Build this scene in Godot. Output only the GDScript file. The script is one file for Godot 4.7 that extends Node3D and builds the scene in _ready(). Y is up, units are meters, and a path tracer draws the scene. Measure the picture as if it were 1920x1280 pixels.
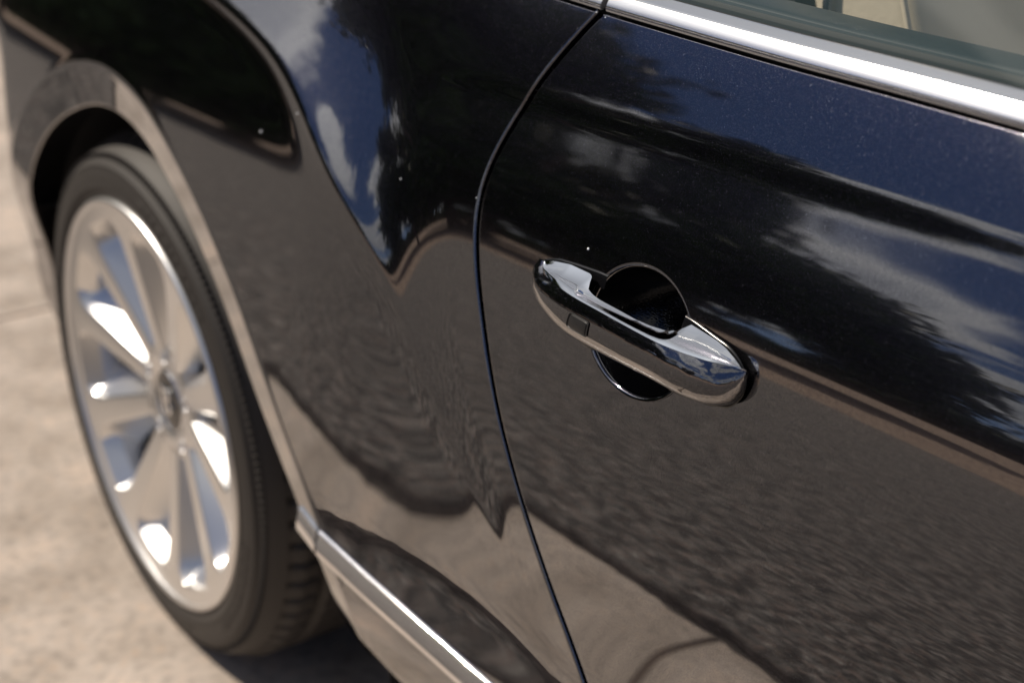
extends Node3D
# A dark navy car seen close along its right flank: rear wheel, haunch, door and door handle.
# x runs towards the front of the car, y up, z out from its right side; the rear axle is at x = 0.

const SUN := Vector3(-.55, .75, .42)
var rng := RandomNumberGenerator.new()
var names := {}
var car: Node3D

# ---------------------------------------------------------------- naming helpers
func numbered(called: String, parent: Node = null) -> String:
	var key := called + ("@" + str(parent.get_instance_id()) if parent else "")
	names[key] = names.get(key, 0) + 1
	return called if names[key] == 1 else "%s_%03d" % [called, names[key] - 1]

func put(called: String, mesh: Mesh, m: Material, parent: Node) -> MeshInstance3D:
	var o := MeshInstance3D.new()
	o.name = numbered(called, parent)
	o.mesh = mesh
	o.material_override = m
	parent.add_child(o, true)
	return o

func tag(o: Node, label: String, category := "", group := "", kind := "") -> void:
	if label: o.set_meta("label", label)
	if category: o.set_meta("category", category)
	if group: o.set_meta("group", group)
	if kind: o.set_meta("kind", kind)

# ---------------------------------------------------------------- number helpers
func sm(a: float, b: float, x: float) -> float:
	var t := clampf((x - a) / (b - a), 0.0, 1.0)
	return t * t * (3.0 - 2.0 * t)

func lerp_at(xs: Array, ys: Array, x: float) -> float:
	if x <= xs[0]: return ys[0]
	for i in range(1, xs.size()):
		if x <= xs[i]:
			return lerpf(ys[i - 1], ys[i], (x - xs[i - 1]) / (xs[i] - xs[i - 1]))
	return ys[-1]

func smooth_at(xs: Array, ys: Array, x: float) -> float:
	# Catmull-Rom through unevenly spaced knots
	var n := xs.size()
	if x <= xs[0]: return ys[0] + (x - xs[0]) * (ys[1] - ys[0]) / (xs[1] - xs[0])
	if x >= xs[n - 1]: return ys[n - 1] + (x - xs[n - 1]) * (ys[n - 1] - ys[n - 2]) / (xs[n - 1] - xs[n - 2])
	var i := 1
	while x > xs[i]: i += 1
	var h: float = xs[i] - xs[i - 1]
	var t: float = (x - xs[i - 1]) / h
	var d: float = (ys[i] - ys[i - 1]) / h
	var m0: float = d if i == 1 else (ys[i] - ys[i - 2]) / (xs[i] - xs[i - 2])
	var m1: float = d if i == n - 1 else (ys[i + 1] - ys[i - 1]) / (xs[i + 1] - xs[i - 1])
	var t2 := t * t
	var t3 := t2 * t
	return (2.0 * t3 - 3.0 * t2 + 1.0) * ys[i - 1] + (t3 - 2.0 * t2 + t) * h * m0 + (3.0 * t2 - 2.0 * t3) * ys[i] + (t3 - t2) * h * m1

class Table:
	var x0: float
	var dx: float
	var v := PackedFloat32Array()
	func at(x: float) -> float:
		var f := clampf((x - x0) / dx, 1.0, v.size() - 2.001)
		var i := int(f)
		return cubic_interpolate(v[i], v[i + 1], v[i - 1], v[i + 2], f - i)
	func blur(times: int, r: int) -> void:
		for k in times:
			var o := v.duplicate()
			var n := v.size()
			for i in n:
				var s := 0.0
				for j in range(-r, r + 1):
					s += o[clampi(i + j, 0, n - 1)]
				v[i] = s / (2 * r + 1)

func table_of(xs: Array, ys: Array, x0: float, x1: float, dx: float, r: int) -> Table:
	var t := Table.new()
	t.x0 = x0
	t.dx = dx
	for i in int((x1 - x0) / dx) + 1:
		t.v.append(lerp_at(xs, ys, x0 + i * dx))
	if r: t.blur(2, r)
	return t

# ---------------------------------------------------------------- mesh helpers
class Shape:
	var p := PackedVector3Array()
	var n := PackedVector3Array()
	var u := PackedVector2Array()
	var t := PackedInt32Array()
	func add(a: Vector3, b: Vector3, w := Vector2.ZERO) -> int:
		p.append(a); n.append(b); u.append(w)
		return p.size() - 1
	func tri(a: int, b: int, c: int) -> void:
		var f := (p[b] - p[a]).cross(p[c] - p[a])
		if f.dot(n[a] + n[b] + n[c]) > 0.0:
			t.append_array(PackedInt32Array([a, c, b]))
		else:
			t.append_array(PackedInt32Array([a, b, c]))
	func quad(a: int, b: int, c: int, d: int) -> void:
		tri(a, b, c); tri(a, c, d)
	func mesh() -> ArrayMesh:
		var m := ArrayMesh.new()
		var arr := []
		arr.resize(Mesh.ARRAY_MAX)
		arr[Mesh.ARRAY_VERTEX] = p
		arr[Mesh.ARRAY_NORMAL] = n
		arr[Mesh.ARRAY_TEX_UV] = u
		arr[Mesh.ARRAY_INDEX] = t
		m.add_surface_from_arrays(Mesh.PRIMITIVE_TRIANGLES, arr)
		return m

# rows of points -> smooth sheet; split: rows (index along the first axis) that are hard creases
func sheet(s: Shape, rows: Array, close_u := false, close_v := false, flip := false) -> void:
	var nu := rows.size()
	var nv: int = rows[0].size()
	var base := s.p.size()
	for i in nu:
		for j in nv:
			var ia := (i - 1 + nu) % nu if close_u else maxi(i - 1, 0)
			var ib := (i + 1) % nu if close_u else mini(i + 1, nu - 1)
			var ja := (j - 1 + nv) % nv if close_v else maxi(j - 1, 0)
			var jb := (j + 1) % nv if close_v else mini(j + 1, nv - 1)
			var du: Vector3 = rows[ib][j] - rows[ia][j]
			var dv: Vector3 = rows[i][jb] - rows[i][ja]
			var nn := du.cross(dv)
			if nn.length_squared() < 1e-20:
				du = rows[ib][(j + 1) % nv] - rows[ia][(j + 1) % nv]
				nn = du.cross(dv)
			if nn.length_squared() < 1e-20: nn = Vector3(0, 0, 1e-6)
			s.add(rows[i][j], nn.normalized() * (-1.0 if flip else 1.0), Vector2(rows[i][j].x, rows[i][j].y) * 8.0)
	for i in (nu if close_u else nu - 1):
		for j in (nv if close_v else nv - 1):
			var a := base + i * nv + j
			var b := base + ((i + 1) % nu) * nv + j
			var c := base + ((i + 1) % nu) * nv + (j + 1) % nv
			var d := base + i * nv + (j + 1) % nv
			s.quad(a, b, c, d)

# a section (points dy, dz; NAN marks a crease) swept along a path with one frame (up, out) per point
func sweep(s: Shape, section: Array, path: Array, ups: Array, outs: Array) -> void:
	var run := []
	for k in section.size() + 1:
		if k == section.size() or is_nan(section[k].x):
			if run.size() > 1:
				var rows := []
				for i in path.size():
					var row := PackedVector3Array()
					for q in run:
						row.append(path[i] + ups[i] * q.x + outs[i] * q.y)
					rows.append(row)
				sheet(s, rows)
			run = [run[-1]] if run.size() else []
		else:
			run.append(section[k])

# lathe round the z axis through (0, 0): profile of (r, z); NAN marks a crease
func lathe(s: Shape, profile: Array, steps: int, a0 := 0.0, a1 := TAU) -> void:
	var full := is_equal_approx(a1 - a0, TAU)
	var run := []
	for k in profile.size() + 1:
		if k == profile.size() or is_nan(profile[k].x):
			if run.size() > 1:
				var rows := []
				for i in (steps if full else steps + 1):
					var a := a0 + (a1 - a0) * i / steps
					var row := PackedVector3Array()
					for q in run:
						row.append(Vector3(cos(a) * q.x, sin(a) * q.x, q.y))
					rows.append(row)
				sheet(s, rows, full)
			run = [run[-1]] if run.size() else []
		else:
			run.append(profile[k])

const CUT := Vector2(NAN, NAN)

func box(s: Shape, lo: Vector3, hi: Vector3, r := 0.0) -> void:
	# a box whose edges are chamfered by r
	var c := (lo + hi) / 2.0
	var h := (hi - lo) / 2.0
	for axis in 3:
		for side in [-1.0, 1.0]:
			var nn := Vector3.ZERO
			nn[axis] = side
			var b := (axis + 1) % 3
			var d := (axis + 2) % 3
			var ids := []
			for q in [[-1, -1], [1, -1], [1, 1], [-1, 1]]:
				var v := Vector3.ZERO
				v[axis] = side * h[axis]
				v[b] = q[0] * (h[b] - r)
				v[d] = q[1] * (h[d] - r)
				ids.append(s.add(c + v, nn))
			s.quad(ids[0], ids[1], ids[2], ids[3])
	if r > 0.0:
		for axis in 3:
			var b := (axis + 1) % 3
			var d := (axis + 2) % 3
			for sb in [-1.0, 1.0]:
				for sd in [-1.0, 1.0]:
					var nn := Vector3.ZERO
					nn[b] = sb; nn[d] = sd
					nn = nn.normalized()
					var ids := []
					for q in [[-1, 0], [1, 0], [1, 1], [-1, 1]]:
						var v := Vector3.ZERO
						v[axis] = q[0] * (h[axis] - r)
						v[b] = sb * (h[b] - (r if q[1] else 0.0))
						v[d] = sd * (h[d] - (0.0 if q[1] else r))
						ids.append(s.add(c + v, nn))
					s.quad(ids[0], ids[1], ids[2], ids[3])

# ---------------------------------------------------------------- the shape of the car's flank
var TILT_Y := [.20, .27, .33, .37, .40, .42, .45, .49, .55, .60, .66, .72, .77, .818, .845, .872, .890, .906, .913, .918, .926, .95, .99, 1.05]
var TILT_DOOR := [-45, -30, -17, -4, 5, 7, 6.4, -1.1, -3.6, -1.9, 1.8, 7.1, 9.9, 15.3, 19, 22.5, 24.0, 23.5, 16, 15, 24, 26, 29, 31]
var TILT_REAR := [-45, -30, -17, -4, 5, 6.5, 3.8, -1.6, -2.2, .2, 2.2, 5.3, 9.5, 15.3, 19, 21.5, 22, 22, 22, 22, 22, 23, 26, 30]
var door_z: Table
var rear_z: Table
var ridge: Table
var shut: Table
const RIDGE_X := [-1.5, -.4, 0.0, .20, .313, .38, .44, .485, .523, .555, .58, .612, .654, .698, .741, .771, .809, .95]
const RIDGE_Y := [.94, .955, .953, .944, .927, .914, .899, .882, .863, .844, .826, .802, .774, .737, .686, .645, .60, .44]
const SHUT_Y := [.35, .471, .535, .596, .669, .734, .782, .821, .851, .886, .922, .956, .987, 1.03]
const SHUT_X := [1.06, .969, .927, .895, .860, .833, .813, .801, .801, .812, .830, .852, .877, .915]
const BELT_X := [-.6, .2, .60, .75, .88, .998, 1.083, 1.177, 1.273, 2.2]
const BELT_Y := [1.0, 1.003, .998, .994, .9882, .9838, .981, .9788, .976, .945]
const ARCH_A := [-40, -20, 0, 8, 14, 22, 34, 46, 59, 73, 87, 99, 109, 125, 145, 165, 180, 200, 220]
const ARCH_R := [.60, .60, .56, .506, .476, .457, .444, .432, .420, .413, .407, .400, .395, .395, .405, .425, .445, .47, .50]
const STRIP_X := [.40, .498, .555, .661, .843, 1.1, 2.2]
const STRIP_Y := [.440, .437, .434, .422, .404, .388, .36]
const HUB := Vector2(0, .36)
const BOWL := Vector2(1.018, .7888)
const BOWL_R := Vector2(.0545, .0440)

func tilt_table(ys: Array, ts: Array) -> Table:
	var t := table_of(ys, ts, .18, 1.06, .001, 0)
	# wide smoothing over the broad surfaces, narrow smoothing over the crease
	var sharp := t.v.duplicate()
	t.blur(2, 12)
	var broad := t.v.duplicate()
	t.v = sharp
	t.blur(2, 3)
	for i in t.v.size():
		var y := .18 + i * .001
		t.v[i] = lerpf(broad[i], t.v[i], sm(.845, .885, y))
	var z := Table.new()
	z.x0 = .18; z.dx = .001
	var acc := 0.0
	for i in t.v.size():
		if i: acc -= tan(deg_to_rad((t.v[i] + t.v[i - 1]) / 2.0)) * .001
		z.v.append(acc)
	var off := .95 - z.at(.78)
	for i in z.v.size(): z.v[i] += off
	return z

func body(x: float, y: float) -> float:
	# the flare of the rear wing dies out over a longer stretch near the sill
	var hi := sm(.50, .74, y)
	var c := sm(lerpf(.617, .66, hi), lerpf(.878, .82, hi), x)
	var z := lerpf(rear_z.at(y), door_z.at(y), c)
	if x > 1.3: z -= .03 * (x - 1.3) * (x - 1.3)
	var low := sm(.82, .70, y)
	if x < .1: z -= .06 * (x - .1) * (x - .1)
	if x < -.36: z -= (.10 + 2.6 * low) * (x + .36) * (x + .36)
	if x < -.7: z = maxf(z, .55)
	var a := .030 * (1.0 - sm(lerpf(.477, .54, hi), lerpf(.923, .82, hi), x))
	if a > 0.0:
		var yr := ridge.at(x)
		var sl := (ridge.at(x + .01) - ridge.at(x - .01)) / .02
		var s := (y - yr) / sqrt(1.0 + sl * sl)
		# the crest: a soft fold between the bright shoulder above it and the hollow below
		var e := sqrt(s * s + .0000200)
		var q := clampf(1.0 - (s + e) * .5 / .12, 0.0, 1.0)
		z += a * (q * q - .27 * (1.0 - exp((s - e) * .5 / .012)))
	return z

func arch_r(deg: float) -> float:
	return smooth_at(ARCH_A, ARCH_R, deg)

func S(x: float, y: float) -> float:
	var z := body(x, y)
	if x < .75 and y < .95 and x > -.75:
		var v := Vector2(x, y) - HUB
		var r := v.length()
		if r < .68:
			var deg := rad_to_deg(v.angle())
			if deg < -90.0: deg += 360.0
			var ro := arch_r(deg)
			var rho := r - ro
			if rho < .065:
				var q := HUB + v / r * (ro + .052)
				var zf := body(q.x, q.y) + .0008
				zf -= .13 * (.052 - rho)
				z = lerpf(zf, z, sm(.044, .060, rho))
	return z

func N(x: float, y: float) -> Vector3:
	var h := .0016
	return Vector3(-(S(x + h, y) - S(x - h, y)) / (2 * h), -(S(x, y + h) - S(x, y - h)) / (2 * h), 1.0).normalized()

func on(x: float, y: float, off := 0.0) -> Vector3:
	return Vector3(x, y, S(x, y)) + (N(x, y) * off if off != 0.0 else Vector3.ZERO)

# the flank between x0..x1, y0..y1 as a fine grid, cut by implicit functions that are > 0 where it stays
func flank(s: Shape, x0: float, x1: float, y0: float, y1: float, step: float, clips: Array) -> void:
	var nx := int(ceil((x1 - x0) / step))
	var ny := int(ceil((y1 - y0) / step))
	var vals := []
	for c in clips:
		var f := PackedFloat32Array()
		f.resize((nx + 1) * (ny + 1))
		for i in nx + 1:
			for j in ny + 1:
				f[i * (ny + 1) + j] = c.call(x0 + i * step, y0 + j * step)
		vals.append(f)
	var ids := {}
	for i in nx:
		for j in ny:
			var k := [i * (ny + 1) + j, (i + 1) * (ny + 1) + j, (i + 1) * (ny + 1) + j + 1, i * (ny + 1) + j + 1]
			var all_in := true
			var gone := false
			for f in vals:
				var c := 0
				for q in k:
					if f[q] >= 0.0: c += 1
				if c == 0: gone = true
				if c < 4: all_in = false
			if gone: continue
			if all_in:
				var w := []
				for q in k:
					if not ids.has(q):
						var x: float = x0 + int(q / (ny + 1)) * step
						var y: float = y0 + (q % (ny + 1)) * step
						ids[q] = s.add(on(x, y), N(x, y), Vector2(x, y) * 8.0)
					w.append(ids[q])
				s.quad(w[0], w[1], w[2], w[3])
				continue
			var poly := []
			for q in k:
				poly.append(Vector2(x0 + (q / (ny + 1)) * step, y0 + (q % (ny + 1)) * step))
			for c in clips:
				var fv := []
				for v in poly: fv.append(c.call(v.x, v.y))
				var out := []
				for a in poly.size():
					var b := (a + 1) % poly.size()
					if fv[a] >= 0.0: out.append(poly[a])
					if (fv[a] >= 0.0) != (fv[b] >= 0.0):
						out.append(poly[a].lerp(poly[b], fv[a] / (fv[a] - fv[b])))
				poly = out
				if poly.size() < 3: break
			if poly.size() < 3: continue
			var w := []
			for v in poly: w.append(s.add(on(v.x, v.y), N(v.x, v.y), v * 8.0))
			for q in range(1, w.size() - 1): s.tri(w[0], w[q], w[q + 1])

# a rounded edge that turns in from the flank along a line of (x, y) points; side = which way is out of the panel
func edge(s: Shape, pts: Array, side: float, r: float, deep: float, closed := false) -> void:
	var rows := []
	var n := pts.size()
	for i in n:
		var a: Vector2 = pts[(i - 1 + n) % n] if closed else pts[maxi(i - 1, 0)]
		var b: Vector2 = pts[(i + 1) % n] if closed else pts[mini(i + 1, n - 1)]
		var p := on(pts[i].x, pts[i].y)
		var nn := N(pts[i].x, pts[i].y)
		var t := Vector3(b.x - a.x, b.y - a.y, 0)
		t = (t - nn * t.dot(nn)).normalized()
		var e := t.cross(nn) * side
		var row := PackedVector3Array()
		for k in 7:
			var g := PI / 2 * k / 6.0
			row.append(p + e * r * sin(g) - nn * r * (1.0 - cos(g)))
		row.append(p + e * r - nn * (r + deep * .5))
		row.append(p + e * r - nn * (r + deep))
		rows.append(row)
	sheet(s, rows, closed, false, side < 0.0)

# ---------------------------------------------------------------- materials
var M := {}

func mat(called: String, c: Color, rough := .5, metal := 0.0) -> StandardMaterial3D:
	var m := StandardMaterial3D.new()
	m.resource_name = called
	m.albedo_color = c.linear_to_srgb()
	m.roughness = rough
	m.metallic = metal
	M[called] = m
	return m

func noise_tex(freq: float, colors: Array, offsets: Array, seed_: int, type := FastNoiseLite.TYPE_SIMPLEX_SMOOTH, octaves := 4, size := 1024) -> NoiseTexture2D:
	var n := FastNoiseLite.new()
	n.noise_type = type
	n.frequency = freq
	n.seed = seed_
	n.fractal_octaves = octaves
	if octaves == 1: n.fractal_type = FastNoiseLite.FRACTAL_NONE
	if type == FastNoiseLite.TYPE_CELLULAR:
		n.cellular_return_type = FastNoiseLite.RETURN_CELL_VALUE
	var t := NoiseTexture2D.new()
	t.noise = n
	t.width = size
	t.height = size
	t.seamless = true
	if colors.size():
		var g := Gradient.new()
		g.offsets = PackedFloat32Array(offsets)
		var cs := PackedColorArray()
		for c in colors: cs.append(c.linear_to_srgb())
		g.colors = cs
		t.color_ramp = g
	return t

func planar(m: StandardMaterial3D, metres: float, metres2 := 0.0) -> void:
	m.uv1_triplanar = true
	m.uv1_world_triplanar = true
	m.uv1_scale = Vector3.ONE / metres
	if metres2 > 0.0:
		m.uv2_triplanar = true
		m.uv2_world_triplanar = true
		m.uv2_scale = Vector3.ONE / metres2
		m.detail_uv_layer = BaseMaterial3D.DETAIL_UV_2

func grey(a: float) -> Color:
	return Color(a, a, a)

func materials() -> void:
	# paint: coarse metallic flakes between mirror-smooth dark pigment, under a clear lacquer
	var p := mat("navy paint", Color.WHITE, 1.0, 1.0)
	var im := Image.create(1024, 1024, false, Image.FORMAT_RGB8)
	var ro := Image.create(1024, 1024, false, Image.FORMAT_RGB8)
	im.fill(Color(.30, .295, .29).linear_to_srgb())
	ro.fill(Color(.02, .02, .02))
	rng.seed = 11
	for i in 1048576:
		if rng.randf() < .22:
			var b := pow(rng.randf(), 22.0)
			var c := Color(.005 + .7 * b, .006 + .7 * b, .022 + .7 * b)
			if rng.randf() < .25: c = Color(.009 + .5 * b, .005 + .3 * b, .026 + .6 * b)
			im.set_pixel(i & 1023, i >> 10, c.linear_to_srgb())
			ro.set_pixel(i & 1023, i >> 10, Color(.42, .42, .42))
	# a scatter of larger flakes that sparkle one by one
	for i in 1000:
		var b := pow(rng.randf(), 2.5)
		var c := Color(.04 + .34 * b, .04 + .34 * b, .06 + .38 * b).linear_to_srgb()
		var side := 2 + rng.randi() % 2
		var at := Vector2i(rng.randi() % 1020, rng.randi() % 1020)
		im.fill_rect(Rect2i(at, Vector2i(side, side)), c)
		ro.fill_rect(Rect2i(at, Vector2i(side, side)), Color(.4, .4, .4))
	p.albedo_texture = ImageTexture.create_from_image(im)
	p.roughness_texture = ImageTexture.create_from_image(ro)
	p.roughness_texture_channel = BaseMaterial3D.TEXTURE_CHANNEL_RED
	p.clearcoat_enabled = true
	p.clearcoat = 1.0
	p.clearcoat_roughness = 0.0
	mat("chrome", Color(.80, .81, .83), .035, 1.0)
	mat("bright trim", Color(.92, .92, .93), .07, 1.0)
	mat("satin chrome", Color(.86, .87, .90), .21, 1.0)
	mat("wheel silver", Color(.82, .82, .82), .30, 1.0)
	mat("dark rubber", Color(.012, .012, .013), .45)
	var rp := mat("recess liner", Color(.008, .0075, .008), .11)
	rp.heightmap_enabled = true
	rp.heightmap_texture = noise_tex(.12, [], [], 8, FastNoiseLite.TYPE_SIMPLEX_SMOOTH, 2, 256)
	rp.heightmap_scale = .02
	planar(rp, .05)
	mat("recess plastic", Color(.004, .004, .005), .2)
	mat("gap black", Color(.004, .004, .004), .9)
	mat("liner", Color(.008, .008, .008), .95)
	var ty := mat("tyre rubber", Color(.031, .0265, .0235), .62)
	ty.heightmap_enabled = true
	ty.heightmap_texture = noise_tex(.02, [], [], 4, FastNoiseLite.TYPE_SIMPLEX_SMOOTH, 3, 256)
	ty.heightmap_scale = .03
	planar(ty, .2)
	mat("brake iron", Color(.12, .11, .10), .4, .8)
	mat("caliper", Color(.015, .015, .016), .3)
	mat("cap black", Color(.006, .006, .007), .15)
	# sunlit concrete: tan, blotched, with pale grit
	var c := mat("concrete", Color.WHITE, .85)
	c.albedo_texture = noise_tex(.006, [Color(.34, .285, .24), Color(.44, .375, .322), Color(.51, .44, .385), Color(.64, .52, .43)], [0.15, .42, .6, .9], 3, FastNoiseLite.TYPE_SIMPLEX_SMOOTH, 6)
	c.detail_enabled = true
	c.detail_blend_mode = BaseMaterial3D.BLEND_MODE_MUL
	c.detail_albedo = noise_tex(.022, [grey(.70), grey(.93), grey(1.0), Color(1, .90, .80)], [.15, .42, .6, .95], 9, FastNoiseLite.TYPE_SIMPLEX_SMOOTH, 7)
	c.heightmap_enabled = true
	c.heightmap_texture = noise_tex(.08, [], [], 5, FastNoiseLite.TYPE_SIMPLEX_SMOOTH, 4, 512)
	c.heightmap_scale = .15
	planar(c, 1.7, .61)
	# worn asphalt: mixed stones in dark binder
	var a := mat("asphalt", Color.WHITE, .92)
	a.albedo_texture = noise_tex(.055, [grey(.022), Color(.105, .10, .097), Color(.23, .212, .20), Color(.19, .14, .12), Color(.42, .40, .385)], [0.0, .25, .55, .8, 1.0], 21, FastNoiseLite.TYPE_CELLULAR, 1)
	a.detail_enabled = true
	a.detail_blend_mode = BaseMaterial3D.BLEND_MODE_MUL
	a.detail_albedo = noise_tex(.02, [grey(.28), grey(.72), grey(.9)], [.3, .48, .66], 31, FastNoiseLite.TYPE_SIMPLEX_SMOOTH, 6)
	a.heightmap_enabled = true
	a.heightmap_texture = noise_tex(.055, [], [], 21, FastNoiseLite.TYPE_CELLULAR, 1)
	a.heightmap_scale = .3
	planar(a, .6, 1.37)
	var d := mat("red soil", Color.WHITE, .95)
	d.albedo_texture = noise_tex(.02, [Color(.17, .115, .085), Color(.26, .18, .135), Color(.33, .25, .19)], [.2, .5, .8], 41, FastNoiseLite.TYPE_SIMPLEX_SMOOTH, 6)
	planar(d, 7.0)
	mat("dirt", Color(.035, .030, .026), .95)
	mat("bark", Color(.10, .075, .055), .9)
	for q in [["leaf dark", Color(.030, .052, .018)], ["leaf mid", Color(.045, .075, .024)], ["leaf olive", Color(.062, .075, .030)]]:
		var l := mat(q[0], q[1], .5)
		l.metallic_specular = .15
		l.backlight_enabled = true
		l.backlight = Color(.03, .05, .02)
	var g := mat("glass", Color(.10, .22, .20, .09), .01)
	g.transparency = BaseMaterial3D.TRANSPARENCY_ALPHA
	g.metallic_specular = .5
	var le := mat("cream leather", Color(.62, .56, .43), .5)
	le.heightmap_enabled = true
	le.heightmap_texture = noise_tex(.05, [], [], 6, FastNoiseLite.TYPE_SIMPLEX_SMOOTH, 3, 256)
	le.heightmap_scale = .02
	planar(le, .15)
	mat("dark leather", Color(.018, .018, .020), .55)
	mat("lining", Color(.018, .030, .034), .45)
	mat("trim grey", Color(.030, .033, .033), .7)
	var w := mat("water", Color(.9, .95, 1.0), .06)
	w.refraction_enabled = true
	w.refraction_scale = .033

# ---------------------------------------------------------------- sky
func make_sky() -> ImageTexture:
	var w := 2048
	var h := 1024
	var im := Image.create(w, h, false, Image.FORMAT_RGBF)
	im.fill(Color(.26, .24, .22))
	var f := FastNoiseLite.new()
	f.seed = 7
	f.noise_type = FastNoiseLite.TYPE_SIMPLEX_SMOOTH
	f.frequency = .55
	f.fractal_octaves = 6
	f.fractal_gain = .52
	var g := FastNoiseLite.new()
	g.seed = 19
	g.noise_type = FastNoiseLite.TYPE_SIMPLEX_SMOOTH
	g.frequency = .9
	g.fractal_octaves = 5
	var sun_dir := SUN.normalized()
	for j in h / 2:
		var el := PI / 2 - (j + .5) / h * PI
		var y := sin(el)
		var blue := Color(.045, .083, .20).lerp(Color(.22, .32, .50), pow(1.0 - y, 8.0))
		var k := 1.0 / (y + .10)
		for i in w:
			var az := (i + .5) / w * TAU - PI
			var px := -sin(az) * cos(el) * k
			var pz := cos(az) * cos(el) * k
			var wx := g.get_noise_2d(px * .7, pz * .7)
			var n := f.get_noise_2d(px + wx * .5, pz * 1.0 - wx * .3) + .16 * g.get_noise_2d(px * 2.3 + 40.0, pz * 2.3)
			# one broad bank of cumulus towards the rear of the car, a clearer lane beside it
			var da := angle_difference(az, deg_to_rad(80.0))
			var dc := angle_difference(az, deg_to_rad(48.0))
			var dl := angle_difference(az, deg_to_rad(40.0))
			n += .85 * exp(-da * da / .26 - pow((el - .68) / .50, 2.0)) + .42 * exp(-dl * dl / .02 - pow((el - .235) / .062, 2.0)) + .3 * smoothstep(.75, 1.1, el) + .4 * exp(-pow(angle_difference(az, deg_to_rad(32.0)) / .13, 2.0) - pow((el - .56) / .14, 2.0)) - .5 * exp(-dc * dc / .05 - pow((el - .45) / .13, 2.0))
			var den := smoothstep(-.08, .13, n)
			# clouds are brightest near the sun, which shines through their edges
			var near_sun := exp(-pow(acos(clampf(Vector3(-sin(az) * cos(el), y, cos(az) * cos(el)).dot(sun_dir), -1.0, 1.0)) / .55, 2.0))
			var lit := .38 + .78 * near_sun
			var col := blue
			if den > 0.0:
				var thick := smoothstep(.12, .55, n)
				col = blue.lerp((Color(.98, .98, .99).lerp(Color(.66, .68, .73), thick)) * lit, den * .96)
			im.set_pixel(i, j, col)
	return ImageTexture.create_from_image(im)

# ---------------------------------------------------------------- ground
func ground() -> void:
	var s := Shape.new()
	var q := []
	for v in [Vector3(-400, -.05, -400), Vector3(400, -.05, -400), Vector3(400, -.05, 400), Vector3(-400, -.05, 400)]:
		q.append(s.add(v, Vector3.UP))
	s.quad(q[0], q[1], q[2], q[3])
	tag(put("ground", s.mesh(), M["red soil"], self), "reddish bare soil beyond the asphalt", "", "", "structure")
	var e := FastNoiseLite.new()
	e.seed = 5
	e.frequency = 2.2
	e.fractal_octaves = 5
	e.fractal_gain = .6
	# dirt in the broken joint between concrete and asphalt
	s = Shape.new()
	q = []
	for v in [Vector3(-30, -.03, 1.2), Vector3(30, -.03, 1.2), Vector3(30, -.03, 1.9), Vector3(-30, -.03, 1.9)]:
		q.append(s.add(v, Vector3.UP))
	s.quad(q[0], q[1], q[2], q[3])
	tag(put("dirt_strip", s.mesh(), M["dirt"], self), "dark dirt in the broken joint beside the concrete", "", "", "structure")
	# concrete slabs
	var pad := Node3D.new()
	pad.name = "concrete_pavement"
	add_child(pad)
	tag(pad, "tan sunlit concrete pavement under the car", "", "", "structure")
	for i in range(-8, 6):
		for row in 3:
			var x0 := .5 + 1.9 * i
			var x1 := x0 + 1.884
			var z0 := -1.7 - 3.2 * row
			var z1 := z0 + 3.188
			s = Shape.new()
			var nx := 90 if row == 0 else 1
			var rows := []
			for k in nx + 1:
				var x := lerpf(x0, x1, float(k) / nx)
				var zz := z1
				if row == 0: zz = 1.515 + .020 * e.get_noise_1d(x) + .012 * e.get_noise_1d(x * 6.0 + 50.0)
				rows.append(PackedVector3Array([Vector3(x, 0, z0), Vector3(x, 0, zz - .008), Vector3(x, -.006, zz), Vector3(x, -.06, zz + .004)]))
			for k in nx:
				for m in 3:
					var nn := [Vector3.UP, Vector3(0, .8, .6), Vector3.BACK][m] as Vector3
					s.quad(s.add(rows[k][m], nn), s.add(rows[k + 1][m], nn), s.add(rows[k + 1][m + 1], nn), s.add(rows[k][m + 1], nn))
			for side in 2:
				var r = rows[0] if side == 0 else rows[-1]
				var nn := Vector3.LEFT if side == 0 else Vector3.RIGHT
				s.quad(s.add(r[0], nn), s.add(r[1], nn), s.add(r[1] + Vector3(0, -.06, 0), nn), s.add(r[0] + Vector3(0, -.06, 0), nn))
			s.quad(s.add(rows[0][0], Vector3.FORWARD), s.add(rows[-1][0], Vector3.FORWARD), s.add(rows[-1][0] + Vector3(0, -.06, 0), Vector3.FORWARD), s.add(rows[0][0] + Vector3(0, -.06, 0), Vector3.FORWARD))
			put("concrete_slab", s.mesh(), M["concrete"], pad)
	# asphalt with a crumbled edge
	s = Shape.new()
	var last := []
	for k in 1601:
		var x := -26.0 + 52.0 * k / 1600.0
		var zz := 1.556 + .035 * e.get_noise_1d(x + 300.0) + .025 * e.get_noise_1d(x * 5.0 + 90.0)
		var y := .006 + .006 * e.get_noise_1d(x * 9.0)
		var cur := [s.add(Vector3(x, -.05, zz - .004), Vector3.FORWARD), s.add(Vector3(x, y - .012, zz), Vector3(0, .5, -.85)), s.add(Vector3(x, y - .012, zz), Vector3(0, .7, -.7)), s.add(Vector3(x, y, zz + .02), Vector3.UP), s.add(Vector3(x, .006, zz + .12), Vector3.UP), s.add(Vector3(x, .006, 8.6 + .5 * e.get_noise_1d(x * .12)), Vector3.UP)]
		if k:
			for m in [0, 2, 3, 4]:
				s.quad(last[m], cur[m], cur[m + 1], last[m + 1])
		last = cur
	tag(put("asphalt_road", s.mesh(), M["asphalt"], self), "worn grey asphalt with coarse stones and a crumbled edge", "", "", "structure")

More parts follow.
